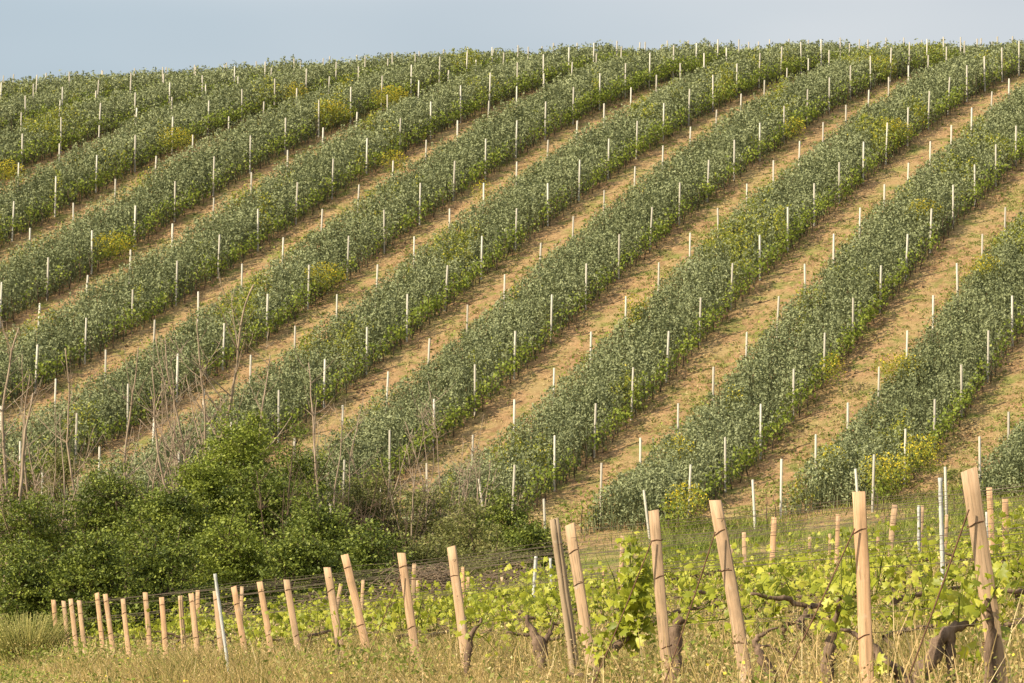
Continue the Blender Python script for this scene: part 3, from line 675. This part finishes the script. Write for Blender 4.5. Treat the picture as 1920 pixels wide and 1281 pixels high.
# trellis wires and anchor wires
for q, (x, y, g, h, lean) in enumerate(ends):
    side = 'left' if q < 20 else 'right'
    who = '%s end post from the left' % (ordw(q))
    Lw = 16 if q < 18 else 11
    for s, (f, nm) in enumerate(((.93, 'top'), (.68, 'middle'), (.40, 'low'))):
        mb = MB(); P = []
        hx_ = x+math.sin(lean)*h*f; hz = g+math.cos(lean)*h*f
        for d in np.linspace(0, Lw, 29):
            X = hx_+ER[0]*d; Y = y+ER[1]*d; gg = zs(X, Y)+h*f*math.cos(lean)
            P.append((X, Y, gg-.012*math.sin(d*1.5)**2+.01*math.sin(d*2.3+q)))
        mb.tube(P, .0012+.00002*y, 4, False)
        o = mb.build('trellis_wire', M['wire']); tag(o, '%s trellis wire running right from the %s' % (nm, who), 'wire', 'trellis wires of the near vineyard')
    if q in (21, 22, 23, 24, 17):
        hz = h-.19; A = np.array([x+math.sin(lean)*hz-.03, y-.03, g+math.cos(lean)*hz]); bx, by = x-ER[0]*.62, y-ER[1]*.5-.1; B = np.array([bx, by, zs(bx, by)-.03])
        mb = MB(); P = [A+(B-A)*f+np.array([0, 0, -.02*math.sin(f*math.pi)]) for f in np.linspace(0, 1, 12)]
        mb.tube(P, .0042, 5, False)
        tag(mb.build('anchor_wire', M['rust']), 'rusty anchor wire slanting down left from the %s' % who, 'wire', 'anchor wires of the end posts')

# grape leaves
def leaf_shape():
    pts = []; lob = [(-2.2, .55), (-1.75, .95), (-1.35, .62), (-.85, 1.05), (-.42, .66), (0, 1.18), (.42, .66), (.85, 1.05), (1.35, .62), (1.75, .95), (2.2, .55)]
    for a, r in lob: pts.append((math.sin(a)*r, math.cos(a)*r, -.18*r*r+.05*math.sin(a*5)))
    return np.array([(0, -.15, .06)]+pts)
LS = leaf_shape(); LFc = np.array([(0, k, k+1) for k in range(1, 11)]+[(0, 11, 1)])
def grape_leaves(C, size, face):
    N = len(C); nrm = unit(rng.normal(size=(N, 3))*.75+face); a = rng.normal(size=(N, 3))+np.array([0, 0, -.6]); a = unit(a-(a*nrm).sum(1)[:, None]*nrm); b = np.cross(a, nrm)
    s = np.broadcast_to(size, N)[:, None, None]*.5
    V = C[:, None]+s*(LS[None, :, 0:1]*b[:, None]+LS[None, :, 1:2]*a[:, None]+LS[None, :, 2:3]*nrm[:, None])
    Fc = (LFc[None]+12*np.arange(N)[:, None, None]).reshape(-1, 3); return V.reshape(-1, 3), Fc
def make_vine(P, rads, shoots, nleaf, size, spread=.09, extra=None):
    """P trunk path(s); shoots: list of (start, end) cane lines carrying leaves. returns (trunk mesh, cane mesh, foliage mesh)"""
    tb = MB()
    for path, rr in zip(P, rads):
        path = np.array(path, float); m = len(path); tt = np.linspace(0, 1, m); t2 = np.linspace(0, 1, m*4)
        fine = np.stack([np.interp(t2, tt, path[:, k]) for k in range(3)], 1); fine[1:-1] = (fine[:-2]+2*fine[1:-1]+fine[2:])/4
        fine += rng.normal(0, .006, fine.shape); r2 = np.interp(t2, tt, rr)*(1+rng.uniform(-.18, .22, len(t2))); tb.tube(fine, r2, 8)
    cb = MB(); VV = []; nn = 0; FF = []; rr_ = []
    for A, B in shoots:
        A = np.array(A, float); B = np.array(B, float); k = rng.normal(0, .03, 3); mid = (A+B)/2+k
        cb.tube([A, mid, B], [.005, .004, .0025], 4)
        n = max(3, int(nleaf*np.linalg.norm(B-A))); f = rng.random(n)
        C = A+(B-A)*f[:, None]+rng.normal(0, spread, (n, 3))
        V, Fc = grape_leaves(C, rng.uniform(.4, 1.15, n)*size*(1.1-.45*f), np.array([-.35, -.75, .55]))
        VV.append(V); FF.append(Fc+nn); nn += len(V); rr_.append(np.repeat(np.clip(rng.normal(.5, .22, n), 0, 1), 11))
    F3 = np.vstack(FF); F4 = np.hstack([F3, F3[:, 2:3]]); cv = np.vstack(cb.V); cf = np.vstack(cb.F)+nn
    me = mesh_q('foliage', np.vstack(VV+[cv]), np.vstack([F4, cf]), np.concatenate(rr_+[np.full(len(cf), .15)])); me.materials.append(M['vine'])
    tm = mesh_q('trunk', np.vstack(tb.V), np.vstack(tb.F), np.concatenate(tb.r), True); tm.materials.append(M['bark_vine'])
    return tm, me
def place_vine(ms, x, y, lb, s=1, rz=0, g=None):
    root = empty('grapevine', (x, y, zs(x, y) if g is None else g)); root.scale = (s, s, s); root.rotation_euler.z = rz
    for nm, me in zip(('trunk', 'foliage'), ms):
        o = bpy.data.objects.new(nm, me); col.objects.link(o); o.parent = root
    tag(root, lb, 'grapevine', 'grapevines of the near vineyard'); return root
variants = []
for v in range(9):
    hh = rng.uniform(.25, .38); k = rng.normal(0, .05, 4)
    P = [[(0, 0, -.06), (k[0], k[1], hh*.35), (k[2], k[3], hh*.7), (k[0]*.5, 0, hh)]]; rad = [[.034, .028, .024, .02]]
    P.append([(k[0]*.5, 0, hh), (.18, .03, hh+.05), (.42, .09, hh+.08)]); rad.append([.018, .014, .009])
    if v % 2: P.append([(k[0]*.5, 0, hh), (-.15, -.03, hh+.06), (-.36, -.07, hh+.09)]); rad.append([.018, .014, .009])
    sh = []
    for _ in range(rng.integers(10, 15)):
        a = rng.choice([-.28, .0, .30])+rng.normal(0, .08); A = (a, a*.22, hh+.05); B = (a+rng.normal(0, .12), a*.22+rng.normal(0, .10), hh+rng.uniform(.10, .34)+(.26 if rng.random() < .10 else 0)); sh.append((A, B))
    variants.append(make_vine(P, rad, sh, 28, .10, .06))
for q, (x, y, g, h, lean) in enumerate(ends):
    near = q >= 18; m0 = 0
    for m_ in range(14):
        d = .55+m_*.95+rng.normal(0, .08); X, Y = x+ER[0]*d, y+ER[1]*d
        if q >= 19 and m_ < 1: continue
        if not inview(X, Y, 1.0): break
        if rng.random() < .24: continue
        if q < 5 and rng.random() < .5: continue
        place_vine(variants[rng.integers(0, 9)], X, Y, 'young leafy grapevine, %s plant in the row of the %s end post from the left' % (ORD[m_], ordw(q)), rng.uniform(.85, 1.2), rng.uniform(-.25, .25))
# the nearest vines, shaped one by one (x photo px, distance, ...)
def near_vine(px, y, P, rads, shoots, nleaf, size, lb, spread=.05):
    x = (px-960)/F0*y; P = [[(a, b, c*1.18) for a, b, c in q] for q in P]; shoots = [tuple((a, b, c*1.15) for a, b, c in q) for q in shoots]; place_vine(make_vine(P, rads, shoots, nleaf, size, spread), x, y, lb)
near_vine(1105, 21.5, [[(-.02, 0, -.05), (.02, 0, .12), (.07, .02, .25), (.16, .03, .34), (.30, .06, .44)], [(.03, 0, .14), (-.06, 0, .20), (-.15, .02, .19)]],
    [[.045, .04, .036, .028, .014], [.024, .018, .012]],
    [((.24, .05, .40), (.30, .06, .98)), ((.26, .05, .4), (.36, .06, .85)), ((.2, .04, .36), (.16, .04, .62)), ((.28, .06, .4), (.45, .08, .62)), ((.1, .02, .30), (-.02, 0, .48)), ((.3, .06, .42), (.27, .04, 1.02)), ((.33, .06, .42), (.40, .04, .95))], 95, .115,
    'dark forked vine trunk carrying the tallest bright leafy shoot at the centre')
near_vine(1262, 20.5, [[(0, 0, -.05), (.03, 0, .2), (.0, .02, .38), (.05, .02, .47)]], [[.05, .045, .04, .03]],
    [((.03, .02, .45), (.16, .04, .62)), ((.03, .02, .45), (-.14, .04, .60)), ((.05, .02, .45), (.34, .06, .56)), ((.05, .02, .45), (.50, .10, .55))], 40, .09,
    'dark vine trunk just behind the post with the twisted wire knot')
near_vine(1455, 18.5, [[(.02, 0, -.05), (-.03, 0, .14), (-.10, 0, .26), (-.13, .01, .31), (-.09, .02, .36), (0, .02, .38)], [(-.12, 0, .28), (-.05, .03, .30), (.05, .04, .24)]],
    [[.032, .03, .028, .02, .012, .005], [.012, .008, .004]],
    [((.02, 0, .3), (.06, 0, .34))], 8, .05, 'leafless curled vine trunk between the tilted post and the broad post')
near_vine(1545, 18.5, [[(0, 0, -.05), (.01, 0, .15), (.02, 0, .26), (.05, .01, .36), (.1, .02, .52)]], [[.042, .04, .034, .02, .008]],
    [((.03, 0, .26), (.03, 0, .36)), ((.08, .01, .38), (.20, .02, .66)), ((.05, .01, .36), (-.04, 0, .44)), ((.1, 0, .45), (.30, .03, .50)), ((.05, 0, .36), (.12, .02, .58))], 60, .085,
    'vine trunk with a ball of fresh leaves just left of the broad upright post')
near_vine(1705, 16.8, [[(-.04, 0, -.05), (.0, 0, .08), (.06, 0, .2), (.14, .01, .33), (.22, .02, .40), (.36, .05, .42)], [(.02, 0, .10), (-.06, 0, .2), (-.14, .01, .24), (-.19, .02, .33), (-.28, .03, .37), (-.36, .03, .40)],
    [(.2, .02, .38), (.21, .02, .2), (.2, .02, .02)]], [[.05, .046, .042, .036, .03, .016], [.036, .036, .032, .02, .014, .007], [.03, .022, .02]],
    [((-.16, 0, .26), (-.22, 0, .20)), ((-.2, 0, .3), (-.2, 0, .16)), ((.30, .04, .42), (.36, .05, .62)), ((.3, -.04, .3), (.31, -.05, .2)), ((.25, .02, .42), (.24, 0, .62)), ((.36, .05, .42), (.5, .08, .56))], 80, .095,
    'big gnarled vine with two thick arms between the broad post and the closest post')
near_vine(1838, 14.9, [[(.06, .1, -.05), (.05, .08, .2), (.05, .04, .40), (.02, -.02, .52)]], [[.03, .028, .022, .012]],
    [((.0, -.04, .50), (-.02, -.06, .66)), ((.02, -.04, .50), (.10, -.05, .64)), ((0, -.04, .5), (-.10, -.04, .60))], 62, .075,
    'leafy vine shoot wrapped across the middle of the closest post')
near_vine(1012, 24, [[(.05, 0, -.05), (.03, 0, .15), (.0, .0, .30), (-.06, .01, .38), (-.1, 0, .48)], [(0, 0, .3), (.08, .02, .36), (.1, .02, .46)]], [[.05, .045, .05, .03, .012], [.03, .018, .008]],
    [((-.05, 0, .4), (-.2, .03, .5)), ((.08, 0, .4), (.12, .03, .55))], 14, .08, 'knobbly dark vine trunk with few leaves left of the cracked round post')
near_vine(880, 25.2, [[(0, 0, -.05), (-.02, 0, .2), (.02, 0, .4), (.1, .01, .5)]], [[.035, .03, .02, .01]],
    [((0, 0, .4), (.15, .03, .42)), ((0, 0, .45), (.3, .05, .52)), ((.1, 0, .4), (.2, .03, .3)), ((0, 0, .5), (-.05, 0, .62))], 34, .085, 'leafy vine right behind a middle end post with a reddish wire tie')
near_vine(640, 30, [[(0, 0, -.05), (-.02, 0, .2), (-.03, 0, .4)]], [[.03, .028, .02]],
    [((-.03, 0, .38), (-.05, -.02, .58)), ((-.03, 0, .38), (.06, -.02, .5)), ((-.03, 0, .38), (-.02, -.03, .26))], 50, .085, 'yellow-green vine hanging on the post beside the most tilted one')

# ---------------------------------------------------------------- shrubs and bare trees in the dip
def shrub(px, top, hw, y, m, lb, dens=1.0, leaf=.08, bare=0, flat=.4, name='shrub', cat='shrub'):
    x = (px-960)/F0*y; g = zs(x, y); zt = at(px, top, y)[1]; H = zt-g; W = hw*y/F0
    root = empty(name, (x, y, g)); tb = MB(); ntr = rng.integers(3, 6)
    nb = int(rng.integers(13, 18)); blobs = []
    for b in range(nb):
        f = rng.random()**.85; a = rng.random()*2*math.pi; rr = W*(.85*(1-f**2.6)**.5)*rng.uniform(.35, 1.0)
        blobs.append((math.cos(a)*rr, math.sin(a)*rr*.8, H*(.10+.76*f), W*rng.uniform(.30, .48)))
    blobs.append((0, 0, H*.86, W*.3))
    hubs = []
    for k in range(ntr):
        a = rng.random()*2*math.pi; b = blobs[rng.integers(0, len(blobs))]
        hub = np.array([b[0]*.5+rng.normal(0, .1), b[1]*.5, H*rng.uniform(.35, .55)]); hubs.append(hub)
        p0 = np.array([math.cos(a)*.12, math.sin(a)*.12, -.1]); tb.tube([p0, (p0+hub)/2+rng.normal(0, .07, 3), hub], [.06, .05, .035], 5)
    C = []; cl_r = []
    for bx, by, bz, br in blobs:
        hub = min(hubs, key=lambda h: np.linalg.norm(h-np.array([bx, by, bz])))
        tb.tube([hub, (hub+np.array([bx, by, bz]))/2+rng.normal(0, .08, 3), (bx, by, bz)], [.03, .022, .012], 4)
        ncl = int(19*dens*(br/.6)**1.6)+4
        d = unit(rng.normal(size=(ncl, 3))); rr = br*(.62+.55*rng.random(ncl)**.7)
        cc = np.array([bx, by, bz])+d*rr[:, None]*np.array([1, 1, .85])
        for c in cc:
            if c[2] < .1: continue
            if rng.random() < .35: tb.tube([(bx, by, bz), (np.array([bx, by, bz])+c)/2+rng.normal(0, .03, 3), c+unit(c-np.array([bx, by, bz]))*.1], [.010, .007, .003], 3)
            n = int(rng.integers(34, 66)*(.5+.5*dens)); s = rng.uniform(.09, .21)
            tilt = rng.normal(0, .3, 2); q = rng.normal(size=(n, 3))*np.array([s*1.3, s*1.3, s*.30]); q[:, 2] += q[:, 0]*tilt[0]+q[:, 1]*tilt[1]
            C.append(c+q); cl_r.append(np.clip(rng.normal(.48, .24)+rng.normal(0, .11, n), 0, 1))
    for _ in range(int(16*dens)):
        bx, by, bz, br = blobs[rng.integers(0, len(blobs))]; d = unit(np.array([rng.normal(0, .55), rng.normal(0, .4), rng.uniform(.5, 1.2)]))
        A = np.array([bx, by, bz])+d*br*.5; Ls = rng.uniform(.5, 1.15)*max(br, .5); B = A+d*(br*.5+Ls)
        tb.tube([A, (A+B)/2+rng.normal(0, .05, 3), B], [.016, .011, .004], 3)
        for f in np.arange(.35, 1.0, .11):
            c = A+(B-A)*f; n = int(rng.integers(10, 26)); s = .07+.10*(1-f); C.append(c+rng.normal(size=(n, 3))*np.array([s*1.3, s*1.3, s*.5])+rng.normal(0, .07, 3)*np.array([1, 1, .3])); cl_r.append(np.clip(rng.normal(.55, .2, n), 0, 1))
    C = np.vstack(C); V, Fc = leaves(C, rng.uniform(.6, 1.45, len(C))*leaf, up=.6, asp=.55)
    lm = MB(); lm.add(V, Fc, np.concatenate(cl_r))
    tb.build('trunk', M['bark_dark'], root); lm.build('crown', m, root)
    tag(root, lb, cat); return root
SH = [(40, 925, 115, 90, 'shrub', 'dark green shrub at the left border below the bare trunks', 1.0),
      (190, 875, 120, 92, 'shrub', 'broad green shrub behind the left part of the thicket', 1.0),
      (325, 915, 110, 88, 'shrub', 'rounded mid green shrub left of the tallest leafy tree', 1.0),
      (552, 800, 85, 96, 'shrub', 'darker leafy shrub leaning on the right of the tallest leafy tree', .7),
      (600, 950, 100, 86, 'shrub', 'dense green shrub at the middle of the thicket', 1.0),
      (690, 900, 110, 98, 'shrub_dry', 'sparse olive shrub with bare twigs at mid thicket', .8),
      (805, 900, 110, 97, 'shrub_dry', 'sparse olive shrub below the fan of bare twigs', .8),
      (960, 935, 85, 94, 'shrub', 'rounded green shrub at the right end of the thicket', 1.1),
      (880, 965, 90, 90, 'shrub_dry', 'low olive shrub before the right end of the thicket', .8),
      (1000, 985, 65, 88, 'shrub', 'low dark shrub next to the open field', .9),
      (55, 1035, 105, 78, 'shrub', 'low dark shrub behind the broom bush', 1.1),
      (190, 1015, 100, 77, 'shrub', 'leafy shrub behind the leftmost end posts', 1.1),
      (320, 1020, 100, 78, 'shrub', 'leafy dark shrub behind the third group of end posts', 1.1),
      (450, 990, 100, 80, 'shrub_light', 'lighter green shrub above the tilted white stake', 1.1),
      (560, 1020, 90, 79, 'shrub', 'low dark green shrub left of the crossing posts', 1.0),
      (700, 1010, 100, 82, 'shrub', 'low shrub behind the tangle of dead branches', 1.0),
      (820, 1015, 100, 83, 'shrub_dry', 'low olive green shrub above the largest heap of dead branches', .9),
      (930, 1030, 80, 82, 'shrub_dry', 'low olive shrub behind the dark heap of dead branches', .9),
      (115, 835, 55, 104, 'shrub_dry', 'thin yellowish shrub before the crop at the left', .6),
      (240, 890, 60, 100, 'shrub_dry', 'thin olive shrub rising between bare trunks at the left', .6)]
for a in SH: shrub(a[0], a[1], a[2], a[3], M[a[4]], a[5], a[6])
shrub(455, 775, 120, 93, M['shrub_light'], 'tallest leafy tree, bright green, rising above the thicket', 1.15, .085, name='leafy_tree', cat='tree')
shrub(385, 850, 90, 91, M['shrub_light'], 'bright green leafy tree on the left shoulder of the tallest one', 1.1, .085, name='leafy_tree', cat='tree')
shrub(500, 880, 110, 90, M['shrub'], 'dark leafy tree in front of the tallest one', 1.1, .085, name='leafy_tree', cat='tree')
def bare_tree(px, top, y, lb, stems=2, spread=.12, dens=1.0, r0=.06, m='bark_pale', side=0.0, name='bare_tree'):
    x = (px-960)/F0*y; g = zs(x, y); H = at(px, top, y)[1]-g; root = empty(name, (x, y, g)); tb = MB(); bb = MB()
    def grow(p, d, L, r, lev, mbx):
        n = max(4, int(L/.35)); P = [p.copy()]; dd = d.copy()
        for k in range(n):
            dd = unit(dd+rng.normal(0, .075, 3)+np.array([0, 0, .075])); P.append(P[-1]+dd*L/n)
        rads = np.linspace(r, r*.28, len(P)); mbx.tube(P, rads, 5 if lev < 1 else 3)
        if lev >= 3: return
        nb = int((L*(1.6 if lev == 0 else 2.5))*dens*rng.uniform(.8, 1.2))
        for _ in range(nb):
            k = int(rng.integers(int(n*(.30 if lev == 0 else .1)), n)); f = k/n
            ax = unit(rng.normal(size=3)); ax[2] = abs(ax[2])*.3; nd = unit(P[min(k+1, n)]-P[k]+ax*rng.uniform(.4, .85))
            grow(P[k], nd, L*(1-f*.6)*rng.uniform(.22, .48), max(rads[k]*.55, .011), lev+1, bb)
    for s in range(stems):
        a = rng.random()*6.28; d = unit(np.array([math.cos(a)*spread+side, math.sin(a)*spread, 1.6])); grow(np.array([rng.normal(0, .08), rng.normal(0, .08), -.1]), d, H*(1 if s == 0 else rng.uniform(.65, .95)), 1.1*r0*(1 if s == 0 else .75), 0, tb)
    tb.build('trunk', M[m], root, True); bb.build('crown', M[m], root)
    tag(root, lb, 'tree', 'bare trees in the thicket'); return root
bare_tree(365, 505, 96, 'tallest bare tree with several pale stems standing behind the bright green tree', 4, .13, 1.0, .075)
bare_tree(22, 600, 93, 'bare forked tree at the left border, tallest there', 3, .10, .9, .075)
bare_tree(60, 690, 95, 'thin bare tree just right of the one at the left border', 2, .10, 1.0, .05)
bare_tree(4, 720, 90, 'bare pale trunk cut by the left border', 1, .05, .6, .08)
bare_tree(160, 640, 98, 'slender bare tree between the left border and the tallest bare tree', 1, .06, .8, .05)
bare_tree(236, 640, 97, 'bare tree with brownish trunk left of the tallest bare tree', 2, .07, .9, .055)
bare_tree(290, 700, 99, 'thin wispy bare tree close to the left of the tallest one', 1, .1, 1.0, .035)
bare_tree(450, 620, 97, 'bare tree with open branches right of the tallest bare tree', 2, .13, 1.0, .05)
bare_tree(520, 830, 88, 'dark bare bush right of the bright green tree', 5, .3, 1.3, .035, 'bark_dark')
bare_tree(625, 650, 95, 'thin bare tree with long leaning branches at mid thicket', 2, .16, .8, .05, 'bark_pale', .08)
bare_tree(690, 780, 97, 'low spreading bare tree right of the leaning one', 4, .35, 1.0, .035)
bare_tree(825, 700, 99, 'fan of bare twigs in front of the crop at the centre left', 7, .42, 1.2, .03)
bare_tree(872, 865, 97, 'small upright bare bush near the right end of the thicket', 5, .2, 1.1, .03)
bare_tree(740, 880, 93, 'tangled dark bare bush at the mid right of the thicket', 6, .4, 1.5, .025, 'bark_dark')
bare_tree(655, 860, 91, 'tangled dark bare bush below the leaning bare tree', 5, .4, 1.4, .025, 'bark_dark')
bare_tree(930, 900, 99, 'thin bare bush beside the lowest crop end', 4, .3, 1.2, .02)
for px, top, y, st, sp, lb in ((98, 650, 97, 3, .12, 'fine bare sapling right of the bare pair at the left border'), (130, 760, 95, 3, .2, 'short fine bare sapling at the left, in front of the crop'),
        (405, 610, 98, 2, .12, 'fine pale bare sapling just right of the tallest bare tree'),
        (575, 740, 97, 3, .2, 'fine bare sapling above the dark leafy shrub'), (665, 730, 98, 4, .25, 'wispy bare sapling right of the leaning bare tree'),
        (765, 790, 97, 5, .35, 'wide wispy bare bush left of the fan of bare twigs'), (850, 760, 98, 4, .25, 'wispy bare bush just right of the fan of bare twigs'),
        (905, 850, 98, 4, .3, 'small fine bare bush near the lowest left crop end'), (45, 760, 92, 4, .15, 'tangle of fine bare stems near the left border')):
    bare_tree(px, top, y, lb, st, sp, .55, .034)
# heaps of dead branches behind the vineyard
def brush(px, y, wpx, hgt, lb, n=330):
    x = (px-960)/F0*y; g = zs(x, y); mb = MB(); W = wpx*y/F0
    for _ in range(n):
        a = rng.random()*math.pi; c = np.array([rng.uniform(-W, W), rng.normal(0, .5), 0]); prof = hgt*(1-(abs(c[0])/W)**2.5); c[2] = zs(x+c[0], y+c[1])-g+rng.random()*prof
        L = rng.uniform(.3, 1.1); d = unit(np.array([math.cos(a)*1.3, math.sin(a)*.6, rng.normal(0, .35)])); sag = rng.normal(0, .12)
        P = [c-d*L/2, c-d*L/6+np.array([0, 0, sag]), c+d*L/6+np.array([0, 0, sag]), c+d*L/2]; mb.tube(P, [.012, .012, .009, .004], 3)
    o = mb.build('brush_pile', M['twig']); o.location = (x, y, g); tag(o, lb, 'brush pile', 'heaps of dead branches behind the near vineyard')
brush(800, 70, 125, 1.15, 'largest heap of dead brown branches behind the middle posts', 900)
brush(960, 72, 110, 1.0, 'dark heap of dead branches behind the cracked round post', 600)
brush(610, 72, 110, .75, 'low heap of dead branches behind the crossing posts', 420)
brush(430, 70, 100, .65, 'low line of dead branches behind the tilted white stake', 300)
# broom bush at the lower left
def broom(px, y, W, H, lb):
    x = (px-960)/F0*y; g = zs(x, y); mb = MB()
    for _ in range(620):
        a = rng.random()*6.28; s = rng.random()**.6; L = H*rng.uniform(.55, 1.05); P0 = np.array([math.cos(a)*s*W*.35, math.sin(a)*s*W*.35, -.02])
        P1 = P0+np.array([math.cos(a)*s*W*.25, math.sin(a)*s*W*.25, L*.6]); P2 = P1+np.array([math.cos(a)*s*W*.4+rng.normal(0, .04), math.sin(a)*s*W*.4, L*.42]); mb.tube([P0, P1, P2], [.007, .006, .003], 3)
        if rng.random() < .7:
            C = P1+(P2-P1)*rng.random((9, 1))+rng.normal(0, .02, (9, 3)); V, Fc = leaves(C, .04, up=.2, asp=.4); mb.add(V, Fc, rng.random(9))
    o = mb.build('broom_bush', M['broom']); o.location = (x, y, g); tag(o, lb, 'bush')
broom(58, 58, 1.0, 1.05, 'yellowish broom bush with fine upright stems at the lower left corner')
broom(5, 64, .7, .5, 'small broom tuft cut by the left border')
